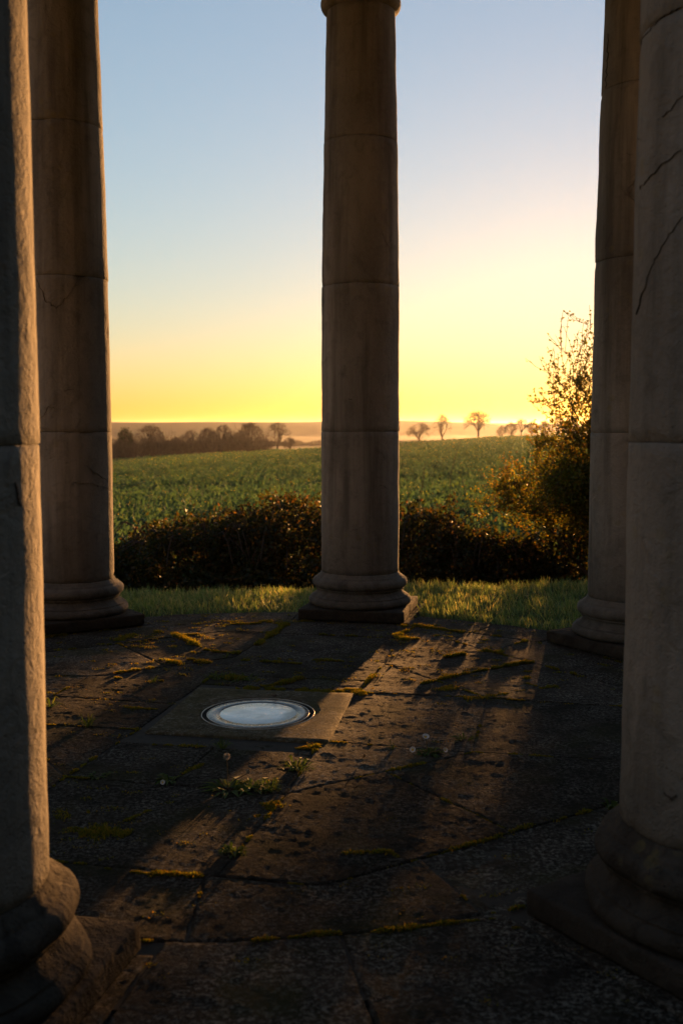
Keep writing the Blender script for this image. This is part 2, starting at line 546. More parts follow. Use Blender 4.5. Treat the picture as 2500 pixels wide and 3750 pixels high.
def lathe(prof, seg, seedv, amp=0.0, freq=6.0):
    """prof: list of (r,z); caps top & bottom; eroded by noise"""
    V, F = [], []
    n = len(prof)
    for (r, z) in prof:
        for s in range(seg):
            a = 2 * math.pi * s / seg
            x, y = math.cos(a), math.sin(a)
            d = amp * fbm(x * freq * .34 + seedv, y * freq * .34, z * freq, 4) if amp else 0
            V.append(((r + d) * x, (r + d) * y, z))
    for i in range(n - 1):
        for s in range(seg):
            t = (s + 1) % seg
            F.append((i * seg + s, i * seg + t, (i + 1) * seg + t, (i + 1) * seg + s))
    F.append(tuple(reversed(range(seg))))
    F.append(tuple((n - 1) * seg + s for s in range(seg)))
    return V, F

def arc(cx, cz, rr, a0, a1, n):
    return [(cx + rr[0] * math.cos(R(a0 + (a1 - a0) * i / n)), cz + rr[1] * math.sin(R(a0 + (a1 - a0) * i / n))) for i in range(n + 1)]

BASE_PROF = ([(.36, .092)] + arc(.402, .129, (.042, .037), -90, 75, 8) + [(.418, .17), (.412, .173)]
             + [(.392, .185), (.374, .2), (.366, .216), (.366, .226), (.378, .228), (.378, .238)]
             + arc(.366, .284, (.042, .044), -80, 82, 8) + [(.366, .331), (.366, .338), (.352, .345), (.341, .356), (.334, .372)])
CAP_PROF = ([(.284, 4.876)] + arc(.288, 4.943, (.044, .062), -85, 88, 9) + [(.29, 5.01), (.286, 5.02), (.284, 5.2), (.3, 5.205), (.3, 5.23)]
            + arc(.3, 5.32, (.1, .09), -85, 0, 6) + [(.4, 5.335)])
JZ = [.372, 1.57, 2.785, 3.965, 5.02]
CAP_PROF = [(r_, z_ + .144) for r_, z_ in CAP_PROF]
def drum_mesh(z0, z1, seedv, seg=80):
    ch, g = .0032, .0012
    prof = [(shaft_r(z0) - .007, z0 - .0006), (shaft_r(z0) - ch, z0 + g + .001), (shaft_r(z0), z0 + g + ch)]
    n = 26
    for i in range(1, n):
        z = z0 + (z1 - z0) * i / n
        prof.append((shaft_r(z), z))
    prof += [(shaft_r(z1), z1 - g - ch), (shaft_r(z1) - ch, z1 - g - .001), (shaft_r(z1) - .007, z1 + .0006)]
    V, F = lathe(prof, seg, seedv, .004, 3.2)
    # chips at the joint edge
    rnd = random.Random(int(seedv * 77))
    chips = [(rnd.uniform(0, 6.28), rnd.choice((z0, z1)), rnd.uniform(.03, .07)) for _ in range(7)] + [(rnd.uniform(0, 6.28), rnd.uniform(z0, z1), rnd.uniform(.015, .035)) for _ in range(5)]
    out = []
    for (x, y, z) in V:
        a = math.atan2(y, x); r = math.hypot(x, y)
        for ca, cz, cs in chips:
            da = (a - ca + math.pi) % (2 * math.pi) - math.pi
            d2 = ((da * r) ** 2 + (z - cz) ** 2 * 2.5) / cs ** 2
            if d2 < 1: r -= .012 * (1 - d2)
        out.append((r * math.cos(a), r * math.sin(a), z))
    return py_mesh('drum', out, F, True)

def plinth_mesh(seedv):
    bm = bmesh.new()
    bmesh.ops.create_cube(bm, size=1)
    bmesh.ops.scale(bm, vec=(.89, .89, .088), verts=bm.verts)
    bmesh.ops.translate(bm, vec=(0, 0, .006 + .044), verts=bm.verts)
    bmesh.ops.bevel(bm, geom=[e for e in bm.edges], offset=.012, segments=2, affect='EDGES', profile=.6)
    bmesh.ops.subdivide_edges(bm, edges=[e for e in bm.edges if e.calc_length() > .2], cuts=14, use_grid_fill=True)
    for v in bm.verts:
        c = v.co
        k = fbm(c.x * 5 + seedv, c.y * 5, c.z * 8, 4)
        edge = 1.0 if max(abs(c.x), abs(c.y)) > .43 else .3
        v.co = c + Vector((c.x, c.y, 0)).normalized() * (-.011 * abs(k)) * edge + Vector((0, 0, -.004 * abs(k) if c.z > .05 else 0))
    me = bpy.data.meshes.new('plinth'); bm.to_mesh(me); bm.free()
    me.polygons.foreach_set('use_smooth', [True] * len(me.polygons))
    return me

COL_LABEL = {
    0: 'middle stone column standing alone against the sky, its moulding visible at the top',
    1: 'far stone column on the right, half hidden behind the nearer right column',
    2: 'stone column out at the right side, between the near and far right columns',
    3: 'near grey stone column at the right edge with a worn rounded base',
    4: 'near stone column at the left edge with a broad strip of orange sunlight',
    5: 'stone column at the left side, next to the sunlit near left column',
    6: 'stone column at the left side, next to the far left column',
    7: 'far stone column on the left, partly behind the sunlit near column',
}
for k in range(8):
    a = ROT + k * math.pi / 4
    p = (OX + RC * math.sin(a), OY + RC * math.cos(a), 0)
    c = tag(empty('stone_column', p, -a), COL_LABEL[k], 'column', 'ring of stone columns of the round temple')
    sv = 3.7 * k + 1.3
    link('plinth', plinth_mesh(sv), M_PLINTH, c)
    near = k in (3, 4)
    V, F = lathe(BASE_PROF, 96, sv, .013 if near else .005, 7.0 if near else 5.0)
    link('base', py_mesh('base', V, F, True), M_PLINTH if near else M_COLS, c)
    for i in range(4):
        d = link('drum', drum_mesh(JZ[i], JZ[i + 1], sv + i * 5.1), M_COLS, c)
    V, F = lathe(CAP_PROF, 64, sv, .002)
    cp = link('capital', py_mesh('capital', V, F, True), M_COLS, c)
    bm = bmesh.new(); bmesh.ops.create_cube(bm, size=1)
    bmesh.ops.scale(bm, vec=(.86, .86, .12), verts=bm.verts); bmesh.ops.translate(bm, vec=(0, 0, 5.542), verts=bm.verts)
    bmesh.ops.bevel(bm, geom=list(bm.edges), offset=.012, segments=2, affect='EDGES')
    me = bpy.data.meshes.new('abacus'); bm.to_mesh(me); bm.free()
    link('abacus', me, M_COLS, cp)

# ---- old cracks and repairs in the shafts
M_CRACK = mat_plain('crack_shadow', (.06, .052, .043), .95, .3, 60)
COLUMNS = [o for o in COL.objects if o.name.startswith('stone_column')]
def crack(k, pxs, wid, seedv, name='crack'):
    """thin dark groove line on the shaft of column k, given where it is seen in the photograph"""
    c = COLUMNS[k]; ax, ay = c.location.x, c.location.y
    rr = random.Random(seedv)
    P = []
    for (x0, y0), (x1, y1) in zip(pxs[:-1], pxs[1:]):
        for i in range(8): P.append((x0 + (x1 - x0) * i / 8, y0 + (y1 - y0) * i / 8))
    P.append(pxs[-1])
    pts = []
    for i, (px, py) in enumerate(P):
        px += rr.uniform(-4, 4); py += rr.uniform(-4, 4)
        a = (px - 1250) / 3804.; b = (1875 - py) / 3804.; pp = .08304
        d = Vector((a, math.cos(pp) + b * math.sin(pp), -math.sin(pp) + b * math.cos(pp)))
        r_ = .333
        for _ in range(4):
            A = d.x ** 2 + d.y ** 2; B = -2 * (d.x * ax + d.y * ay); Cc = ax * ax + ay * ay - r_ * r_
            disc = B * B - 4 * A * Cc
            if disc < 0: break
            t_ = (-B - math.sqrt(disc)) / (2 * A); r_ = shaft_r(EYE + d.z * t_) + .0045
        if disc >= 0: pts.append(Vector((d.x * t_ - ax, d.y * t_ - ay, EYE + d.z * t_)))
    V, F = [], []
    for i, p in enumerate(pts):
        e = (pts[min(i + 1, len(pts) - 1)] - pts[max(i - 1, 0)]).normalized()
        nrm = Vector((p.x, p.y, 0)).normalized(); s_ = e.cross(nrm)
        w = .24 * wid * (.35 + .65 * math.sin(math.pi * (i + .5) / len(pts))) * rr.uniform(.6, 1.3)
        V += [p + s_ * w * .5, p - s_ * w * .5, p - s_ * w * .5 - nrm * .012, p + s_ * w * .5 - nrm * .012]
    for i in range(len(pts) - 1):
        a, b = i * 4, i * 4 + 4
        for q in range(4): F.append((a + q, b + q, b + (q + 1) % 4, a + (q + 1) % 4))
    rot = Matrix.Rotation(-c.rotation_euler.z, 3, 'Z')
    link(name, py_mesh(name, [rot @ v for v in V], F), M_CRACK, c)
crack(3, [(2352, 135), (2420, 60), (2490, 25)], .006, 1)
crack(3, [(2338, 690), (2400, 620), (2495, 545)], .006, 2)
crack(3, [(2328, 1150), (2372, 1000), (2420, 900), (2498, 790)], .005, 3)
crack(3, [(2425, 430), (2498, 345)], .004, 4)
crack(7, [(132, 1020), (165, 1100), (205, 1125), (250, 1085), (292, 1008)], .008, 5)
crack(7, [(262, 1765), (330, 1770), (395, 1790)], .005, 6)
crack(7, [(310, 1705), (395, 1760)], .004, 7)
crack(7, [(140, 1545), (180, 1490), (240, 1500)], .004, 8)
crack(7, [(235, 1430), (275, 1425)], .014, 9)
crack(1, [(2224, 120), (2221, 220), (2216, 318)], .020, 10, 'chip_or_hole')
crack(1, [(2292, 558), (2315, 566)], .010, 11, 'chip_or_hole')
crack(0, [(1275, 1460), (1292, 1462)], .016, 12, 'chip_or_hole')
crack(0, [(1390, 1775), (1420, 1790)], .010, 13, 'chip_or_hole')
crack(0, [(1280, 1945), (1330, 1930)], .006, 14)
crack(4, [(55, 1770), (75, 1850)], .006, 15)
crack(3, [(2428, 2905), (2455, 2930), (2475, 2915)], .022, 16, 'chip_or_hole')  # dowel hole, its dark inside put in as a dark strip

# ---- roof: ring beam and dome, out of view, added for the shade they cast
roof = tag(empty('temple_roof', (OX, OY, 5.604)), 'unseen round stone roof with ring beam and dome carried by the columns', 'roof')
def ring_mesh(name, prof, seg=96):
    V, F = [], []
    n = len(prof)
    for r, z in prof:
        for s in range(seg):
            a = 2 * math.pi * s / seg; V.append((r * math.cos(a), r * math.sin(a), z))
    for i in range(n):
        j = (i + 1) % n
        for s in range(seg):
            t = (s + 1) % seg
            F.append((i * seg + s, i * seg + t, j * seg + t, j * seg + s))
    me = py_mesh(name, V, F, False)
    b = bmesh.new(); b.from_mesh(me); bmesh.ops.recalc_face_normals(b, faces=b.faces); b.to_mesh(me); b.free()
    return me
link('ring_beam', ring_mesh('ring_beam', [(2.82, 0), (3.47, 0), (3.47, .3), (3.5, .32), (3.5, .62), (3.62, .66), (3.85, .72), (3.85, .85), (2.82, .85)]), M_COLS, roof)
dome = [(3.6 * math.cos(R(t)), .85 + 2.0 * math.sin(R(t))) for t in np.linspace(0, 88, 16)]
dome_in = [(2.9 * math.cos(R(t)), .84 + 1.8 * math.sin(R(t))) for t in np.linspace(88, 0, 16)]
link('dome', ring_mesh('dome', dome + dome_in, 64), mat_plain('dome_lead', (.16, .16, .17), .7, .2, 3), roof)
#@@MORE@@
# ------------------------------------------------------------------ square slab with the round ground light
PLQ = [(-.886, 6.305), (.079, 6.165), (-.069, 5.185), (-1.039, 5.373)]
LC = Vector((-.468, 5.727))
def square_with_hole(name, quad, c, r, z0, z1, mat, parent, bev=.008):
    """square stone with a round hole; ring of 64"""
    n = 64
    q = [Vector(p) for p in quad]
    outer = []
    for s in range(n):
        a = 2 * math.pi * s / n
        d = Vector((math.cos(a), math.sin(a)))
        best = 1e9
        for i in range(4):
            p, e = q[i], q[(i + 1) % 4] - q[i]
            den = d.x * e.y - d.y * e.x
            if abs(den) < 1e-9: continue
            w = p - c
            t = (w.x * e.y - w.y * e.x) / den; u = (w.x * d.y - w.y * d.x) / den
            if t > 0 and -1e-6 <= u <= 1 + 1e-6: best = min(best, t)
        outer.append((d, best))
    # put exact corners in
    for p in q:
        a = math.atan2(p.y - c.y, p.x - c.x) % (2 * math.pi)
        k = round(a / (2 * math.pi) * n) % n
        outer[k] = ((p - c).normalized(), (p - c).length)
    V, F = [], []
    rings = [lambda d, t: (c + d * r, z0), lambda d, t: (c + d * r, z1 - .003), lambda d, t: (c + d * (r + .003), z1)]
    for f_ in (.25, .5, .75): rings.append(lambda d, t, f_=f_: (c + d * (r + (t - r) * f_), z1))
    rings += [lambda d, t: (c + d * (t - bev), z1), lambda d, t: (c + d * t, z1 - bev), lambda d, t: (c + d * t, z0)]
    for k, fn in enumerate(rings):
        for d, t in outer:
            p, z = fn(d, t)
            if 2 < k < 7: z += .0025 * fbm(p.x * 5, p.y * 5, 2.2)
            V.append((p.x, p.y, z))
    for k in range(len(rings) - 1):
        for s in range(n):
            F.append((k * n + s, (k + 1) * n + s, (k + 1) * n + (s + 1) % n, k * n + (s + 1) % n))
    me = py_mesh(name, V, F, True)
    b = bmesh.new(); b.from_mesh(me); bmesh.ops.recalc_face_normals(b, faces=b.faces); b.to_mesh(me); b.free()
    return link(name, me, mat, parent)
M_PLATE = mat_floor('square_slab_stone', (.055, .045, .025), (.075, .06, .033), (.095, .076, .042), 4.0)
square_with_hole('square_slab', PLQ, LC, .3185, -.08, .008, M_PLATE, FLOOR)

def revolve(name, prof, mat, parent, seg=96, close=False):
    V, F = [], []
    n = len(prof)
    for r, z in prof:
        for s in range(seg):
            a = 2 * math.pi * s / seg; V.append((r * math.cos(a), r * math.sin(a), z))
    for i in range(n if close else n - 1):
        j = (i + 1) % n
        for s in range(seg):
            t = (s + 1) % seg
            F.append((i * seg + s, i * seg + t, j * seg + t, j * seg + s))
    if not close: F.append(tuple((n - 1) * seg + s for s in range(seg)))
    me = py_mesh(name, V, F, True)
    b = bmesh.new(); b.from_mesh(me); bmesh.ops.recalc_face_normals(b, faces=b.faces); b.to_mesh(me); b.free()
    return link(name, me, mat, parent)
gl = tag(empty('ground_light', (LC.x, LC.y, .008)), 'round glass ground light set flush in the square slab', 'ground light')
M_STEEL = mat_plain('worn_steel', (.3, .29, .27), .42, .25, 40, .5, 1.0)
M_DARK = mat_plain('black_housing', (.012, .012, .013), .6, .3, 20)
t = NT('clear_glass_over_grey'); P = t.coord('Object')
sm = t.noise(P, 14, 4, .6)
M_GLASS = t.done(t.bsdf(t.ramp(sm, [(.3, (.06, .07, .07)), (.7, (.10, .115, .11))]), t.ramp(t.noise(P, 30, 3), [(.35, .18), (.7, .34)]), t.bump(t.noise(P, 6, 2), .001), .22, 0.0, IOR=1.52))
t = NT('frosted_white_glass'); P = t.coord('Object')
sm = t.noise(P, 9, 5, .65, .6)
dot = t.ramp(t.voro(P, 26, 'F1'), [(.035, 0.0), (.06, 1.0)])
fc = t.mix(t.ramp(sm, [(.35, 0.0), (.65, .9)]), (.8, .88, .87), (.5, .58, .57))
M_FROST = t.done(t.bsdf(t.mix(dot, (.25, .25, .22), fc), t.ramp(sm, [(.3, .16), (.7, .4)]), t.bump(sm, .0008), .5, 0.0, IOR=1.52, **{'Emission Color': (.80, 1.0, .97, 1), 'Emission Strength': .006}))
revolve('outer_rim', [(.3178, -.05), (.3178, .0), (.3172, .001), (.3145, .001), (.314, 0), (.314, -.05)], M_STEEL, gl, close=True)
revolve('well', [(.3138, -.004), (.3132, -.03), (.288, -.032)], M_DARK, gl)
revolve('inner_rim', [(.2878, -.05), (.2878, -.001), (.2872, 0), (.2845, 0), (.2838, -.001), (.2838, -.05)], M_STEEL, gl, close=True)
gp = revolve('glass', [(.2835, -.03), (.2835, -.002), (.282, -.0012), (.216, -.0012), (.2155, -.0018), (.2155, -.03)], M_GLASS, gl, close=True)
revolve('frosted_centre', [(.215, -.03), (.215, -.0016), (.214, -.0011), (.1, -.0011), (.02, -.0011)], M_FROST, gl)

# ------------------------------------------------------------------ moss in the joints
rng = np.random.default_rng(11)
F_PX, P_PX, H_PX = 3804., .08304, EYE
def at(px, py, z=0.0):
    """photo position on the floor, used only to read off where the joints and weeds lie"""
    a = (px - 1250) / F_PX; b = (1875 - py) / F_PX
    d = (a, math.cos(P_PX) + b * math.sin(P_PX), -math.sin(P_PX) + b * math.cos(P_PX))
    k = (z - H_PX) / d[2]
    return (d[0] * k, d[1] * k)
def moss_points():
    pts = []
    def run(path, per_m, wid, thr, seedv):
        for a, b in zip(path[:-1], path[1:]):
            a = np.array(a[:2]); b = np.array(b[:2]); L = np.linalg.norm(b - a)
            n = int(L * per_m)
            if n < 1: continue
            t_ = rng.random(n)
            q = a + (b - a) * t_[:, None]
            nrm = np.array([-(b - a)[1], (b - a)[0]]) / max(L, 1e-6)
            for p in q:
                v = (noise.noise(Vector((p[0] * 4.5, p[1] * 4.5, seedv))) * .7 + noise.noise(Vector((p[0] * 17, p[1] * 17, seedv))) * .5)
                if v < thr: continue
                w = wid * (.15 + 1.5 * max(0, v - thr))
                pts.append((*(p + nrm * rng.normal() * w), .35 + min(1, (v - thr) * 2)))
    for J in JOINTS: run(J, 1500, .011, .16, 1.0)
    def f1(*L): return [at(100 + u / 1.3067, 2200 + v / 1.3067) for u, v in L]
    def f2(*L): return [at(1200 + u / 1.3067, 2200 + v / 1.3067) for u, v in L]
    def f3(*L): return [at(1250 + u / 1.254, 2850 + v / 1.254) for u, v in L]
    def f4(*L): return [at(u / 1.2544, 3050 + v / 1.2544) for u, v in L]
    run(f1((640, 133), (750, 183), (850, 235), (905, 246), (1015, 255)), 2600, .018, -.2, 2)
    run(f1((1245, 113), (1165, 165), (1100, 215)), 2600, .016, -.3, 3)
    run(f1((970, 113), (1070, 112), (1165, 104), (1240, 118)), 2600, .02, -.2, 3)
    run(f1((420, 195), (510, 165), (640, 150)), 2600, .05, .05, 4)
    run(f1((690, 300), (780, 280), (870, 300)), 5200, .045, -.2, 4)
    run(f1((460, 512), (620, 522)), 3500, .014, -.1, 5)
    run(f1((1000, 425), (1110, 418), (1290, 430), (1470, 445)), 9000, .04, -.3, 6)
    run(f1((1120, 410), (1210, 400), (1310, 372)), 6000, .025, -.2, 7)
    run(f1((870, 365), (960, 372), (1070, 380)), 5000, .03, -.1, 8)
    run(f1((1000, 285), (1100, 292), (1310, 305)), 3000, .02, 0, 9)
    run(f2((50, 437), (110, 425), (170, 455)), 6000, .025, -.4, 10)
    run(f2((370, 122), (330, 175), (390, 190)), 4000, .03, -.3, 11)
    run(f2((410, 118), (520, 135), (650, 152)), 4000, .028, -.2, 12)
    run(f2((560, 272), (660, 258)), 3500, .014, -.4, 13)
    run(f2((745, 240), (830, 252)), 3500, .02, -.4, 14)
    run(f2((690, 345), (930, 300), (985, 296)), 3200, .013, -.3, 14)
    run(f2((450, 400), (690, 345)), 2200, .012, -.1, 14)
    run(f2((950, 310), (955, 400), (1000, 410)), 2500, .03, -.05, 15)
    run(f2((550, 415), (610, 430)), 4500, .04, -.2, 16)
    run(f2((650, 470), (740, 468), (900, 435), (1180, 398)), 2200, .03, .0, 17)
    run(f2((190, 450), (350, 468), (470, 470)), 2000, .012, -.05, 18)
    run(f3((0, 714), (150, 710), (340, 688), (480, 672), (640, 655), (700, 650), (735, 690), (820, 692)), 3600, .011, -.12, 19)
    run(f3((0, 350), (120, 348), (210, 340), (260, 368)), 2500, .01, -.25, 20)
    run(f3((430, 352), (560, 310), (700, 270), (880, 216)), 2200, .01, .0, 21)
    run(f4((480, 165), (700, 195), (800, 192), (930, 205)), 3600, .011, -.1, 22)
    run(f4((1160, 500), (1300, 488), (1450, 470), (1568, 465)), 4500, .012, -.25, 23)
    run(f1((740, 832), (890, 757)), 2400, .02, -.1, 24)
    run(f1((120, 1040), (300, 1010)), 2600, .10, .1, 25)
    run([at(290, 3056), at(400, 3048), at(470, 3060)], 5500, .03, -.3, 26)
    run([at(170, 2985), at(260, 3000), at(270, 3050)], 3500, .06, .0, 27)
    run([at(455, 3010), at(560, 2965)], 3000, .014, -.3, 28)
    run(f1((600, 692), (860, 706)), 2500, .012, -.2, 29)
    run(f1((1190, 715), (1400, 700)), 2500, .02, -.1, 30)
    run(f1((1090, 1040), (1160, 995), (1200, 960)), 2500, .03, -.1, 31)
    # freckles of moss on the slabs themselves
    for (cx_, cy_, sx_, sy_, nn) in ((-1.35, 7.95, .35, .3, 60), (-1.2, 7.2, .6, .5, 70), (-.7, 8.55, .45, .12, 70), (.75, 8.1, .4, .3, 60), (.9, 6.9, .5, .4, 60), (-1.5, 6.0, .35, .3, 40), (.3, 4.4, .9, .7, 50), (-1.1, 4.2, .3, .4, 60), (0.1, 3.2, .8, .3, 40), (-.3, 6.7, .4, .2, 40)):
        for _ in range(nn):
            c0 = np.array([cx_ + rng.normal() * sx_, cy_ + rng.normal() * sy_])
            for _k in range(int(rng.integers(4, 30))):
                pts.append((*(c0 + rng.normal(size=2) * np.array([.02, .012])), .05))
    return np.array(pts)
mp = moss_points()
n = len(mp)
z0 = np.full(n, -.003)
base = np.stack([mp[:, 0], mp[:, 1], z0], 1)
hgt = (.005 + .008 * rng.random(n)) * np.clip(mp[:, 2], .4, 1.2) + .004
hgt = hgt * np.where(mp[:, 1] > 6.4, 1.7, 1.0)      # moss made taller at the back to catch more sun
dirs = np.stack([rng.normal(size=n) * .45, rng.normal(size=n) * .45, np.ones(n)], 1)
V, F = leaf_cloud(base, hgt, .0042 + .003 * rng.random(n), dirs, rng, .15)
M_MOSS = mat_leaf('moss', [(.13, .14, .02), (.19, .17, .026), (.09, .11, .02), (.24, .16, .026), (.07, .09, .017)], .6, .7, .1, (1.3, 1.05, .4))
tag(link('moss', np_mesh('moss', V, F), M_MOSS), 'short green and orange moss along the paving joints', 'moss', kind='stuff')

# ------------------------------------------------------------------ weeds growing between the slabs
M_WEED = mat_leaf('weed_leaf', [(.06, .1, .02), (.09, .13, .03), (.045, .075, .02), (.11, .12, .03)], .4, .6, .12)
M_STALK = mat_plain('weed_stalk', (.13, .08, .03), .7, .3, 60)
M_PETAL = mat_plain('white_petal', (.8, .78, .76), .7, .08, 30)
M_YOLK = mat_plain('yellow_floret', (.6, .38, .03), .8, .2, 90)
M_FLUFF = mat_plain('seed_fluff', (.55, .48, .38), .9, .2, 90)
def blades(n, length, width, spread, lift, seedv, fold=.2):
    """leaves from one root: two-piece bent blades"""
    r_ = np.random.default_rng(seedv)
    V, F = [], []
    for i in range(n):
        a = r_.uniform(0, 6.283); L = length * r_.uniform(.6, 1.15); w = width * r_.uniform(.7, 1.2)
        d = Vector((math.cos(a), math.sin(a), 0)); s = Vector((-d.y, d.x, 0))
        l = lift * r_.uniform(.5, 1.4)
        p0 = d * spread * r_.random(); p0.z = -.008
        p1 = p0 + d * L * .5 + Vector((0, 0, L * l)); p2 = p0 + d * L + Vector((0, 0, L * l * r_.uniform(.5, 1.1)))
        k = len(V)
        up = Vector((0, 0, w * fold))
        V += [p0 - s * w * .25, p0 + s * w * .25, p1 + s * w * .5 + up, p1, p1 - s * w * .5 + up, p2]
        F += [(k, k + 1, k + 2, k + 3), (k, k + 3, k + 4), (k + 3, k + 2, k + 5), (k + 3, k + 5, k + 4)]
    return V, F
def weed(name, px, py, label, cat, n, L, w, spread, lift, seedv, group=None):
    x, y = at(px, py)
    e = tag(empty(name, (x, y, 0)), label, cat, group)
    V, F = blades(n, L * .8, w * .75, spread, lift, seedv)
    link('leaf_tuft', py_mesh('leaf_tuft', V, F), M_WEED, e)
    return e
def stalk(e, top, r_=.0022, mat=M_STALK):
    p = [np.array((0, 0, -.005)), np.array(top) * np.array([.3, .3, .55]), np.array(top)]
    seg = [(*p[i], *p[i + 1], r_, r_ * .85) for i in (0, 1)]
    V, F = tubes(seg, 6)
    return link('stalk', np_mesh('stalk', V, F, True), mat, e)
def daisy_head(e, loc, rad, tilt):
    V, F = [], []
    n = 18
    for i in range(n):
        a = 2 * math.pi * i / n; b = a + math.pi / n * .8; c = a - math.pi / n * .8
        k = len(V)
        V += [(rad * .25 * math.cos(a), rad * .25 * math.sin(a), 0), (rad * .8 * math.cos(b), rad * .8 * math.sin(b), rad * .35), (rad * math.cos(a), rad * math.sin(a), rad * .38), (rad * .8 * math.cos(c), rad * .8 * math.sin(c), rad * .35)]
        F.append((k, k + 1, k + 2, k + 3))
    h = link('flower_head', py_mesh('flower_head', V, F), M_PETAL, e)
    h.location = loc; h.rotation_euler = (tilt[0], tilt[1], 0)
    bm = bmesh.new(); bmesh.ops.create_uvsphere(bm, u_segments=10, v_segments=6, radius=rad * .36); bmesh.ops.scale(bm, vec=(1, 1, .55), verts=bm.verts)
    me = bpy.data.meshes.new('flower_eye'); bm.to_mesh(me); bm.free()
    link('flower_eye', me, M_YOLK, h)
def fluff(e, loc, rad):
    r_ = np.random.default_rng(3)
    d = r_.normal(size=(160, 3)); d /= np.linalg.norm(d, axis=1, keepdims=True)
    seg = [(*(np.array(loc)), *(np.array(loc) + v * rad), .0007, .0012) for v in d]
    V, F = tubes(seg, 3)
    return link('seed_head', np_mesh('seed_head', V, F), M_FLUFF, e)

e = weed('daisy_plant', 1565, 2762, 'small daisy plant with three white flowers in a paving joint', 'daisy', 46, .085, .022, .03, .3, 1)
stalk(e, (-.01, .0, .085)); daisy_head(e, (-.01, .0, .085), .019, (.5, .1))
stalk(e, (-.075, -.03, .03)); daisy_head(e, (-.075, -.03, .03), .016, (.9, -.4))
stalk(e, (.085, -.02, .025)); daisy_head(e, (.085, -.02, .025), .013, (.8, .5))
e = weed('dandelion', 835, 2890, 'dandelion with one fluffy seed head on a tall stalk', 'dandelion', 40, .15, .03, .03, .16, 2)
stalk(e, (-.005, 0, .145)); fluff(e, (-.005, 0, .148), .016)
stalk(e, (.09, .01, .07)); 
fl = fluff(e, (.09, .01, .075), .01)
e = weed('weed_clump', 930, 2885, 'flat leafy weed clump just right of the dandelion', 'weed', 48, .10, .03, .06, .22, 3)
e = weed('weed_clump', 985, 2895, 'pale grassy tuft at the right end of the dandelion clump', 'weed', 46, .085, .006, .02, .6, 4)
e = weed('weed_clump', 620, 2862, 'small dark leafy weed with a white bud left of the dandelion', 'weed', 30, .075, .024, .02, .35, 5)
daisy_head(e, (-.02, -.06, .015), .012, (1.0, 0))
e = weed('weed_clump', 1085, 2815, 'straggly weed with dry tips between the dandelion and the daisy', 'weed', 44, .09, .014, .05, .45, 6)
e = weed('weed_clump', 1700, 2712, 'star-shaped grassy weed right of the daisy', 'weed', 26, .10, .010, .012, .3, 7)
e = weed('weed_clump', 1440, 2745, 'tiny grass sprig left of the daisy', 'weed', 12, .06, .006, .01, .7, 8)
e = weed('weed_clump', 855, 3125, 'small leafy weed alone in the front joint', 'weed', 34, .055, .022, .03, .5, 9)
e = weed('grass_tuft', 320, 2660, 'sunlit grass tuft near the left column on the paving', 'grass tuft', 40, .075, .006, .02, .8, 10)
e = weed('grass_tuft', 185, 2590, 'broad-bladed tuft beside the edge of the near left column', 'grass tuft', 14, .085, .014, .015, .7, 11)
e = weed('grass_tuft', 562, 2500, 'short sunlit tuft on the joint behind the square slab, to its left', 'grass tuft', 18, .055, .006, .01, .8, 12)
e = weed('grass_tuft', 815, 2738, 'dark grass tuft in the joint in front of the square slab', 'grass tuft', 40, .07, .006, .03, .7, 13)
e = weed('grass_tuft', 800, 2480, 'low green tuft behind the left back corner of the square slab', 'grass tuft', 80, .06, .010, .09, .5, 14)
e = weed('grass_tuft', 885, 2486, 'low green tuft behind the middle of the square slab', 'grass tuft', 80, .06, .010, .09, .5, 15)
e = weed('grass_tuft', 825, 2408, 'tiny upright tuft left of the middle column shadow', 'grass tuft', 12, .05, .006, .01, .8, 16)
e = weed('weed_clump', 360, 2843, 'dark low weed in the shade by the near left column', 'weed', 24, .06, .016, .03, .3, 17)
e = weed('weed_clump', 2245, 2960, 'small weed with a white bud against the near right column base', 'weed', 20, .07, .02, .02, .5, 18)
# fallen leaf on the rim of the light
x, y = at(1003, 2562)
V, F = [], []
for i in range(7):
    a = -1.6 + i * .53
    V.append((.02 * math.cos(a) * (1 + .3 * (i % 2)), .016 * math.sin(a), .01 + .006 * (i % 2)))
V.append((0, 0, .004)); V.append((-.02, -.004, .013))
F = [(7, i, i + 1) for i in range(6)] + [(7, 6, 8), (7, 8, 0)]
lf = link('fallen_leaf', py_mesh('fallen_leaf', V, F), mat_plain('dry_leaf', (.06, .035, .02), .8, .3, 60))
lf.location = (x, y, .012)
tag(lf, 'small dry curled leaf on the back rim of the ground light', 'leaf')
sol = lf.modifiers.new('thickness', 'SOLIDIFY'); sol.thickness = .0012

# leaf litter and crumbs blown over the paving
r_ = np.random.default_rng(17)
n = 150
a = r_.uniform(0, 6.283, n); q = 3.0 * np.sqrt(r_.random(n))
p = np.stack([OX + q * np.cos(a), OY + q * np.sin(a), np.full(n, .006)], 1)
p = p[np.hypot(p[:, 0] - LC.x, p[:, 1] - LC.y) > .33]; n = len(p)
d = r_.normal(size=(n, 3)); d[:, 2] *= .25
V, F = leaf_cloud(p, .008 + .02 * r_.random(n) ** 2, .004 + .010 * r_.random(n) ** 2, d, r_, .3)
tag(link('leaf_litter', np_mesh('leaf_litter', V, F), mat_leaf('litter', [(.06, .04, .025), (.1, .07, .04), (.04, .03, .02), (.2, .17, .13), (.05, .04, .03)], .2, .8, .05)), 'tiny dry leaf crumbs scattered over the paving', 'leaf litter', kind='stuff')

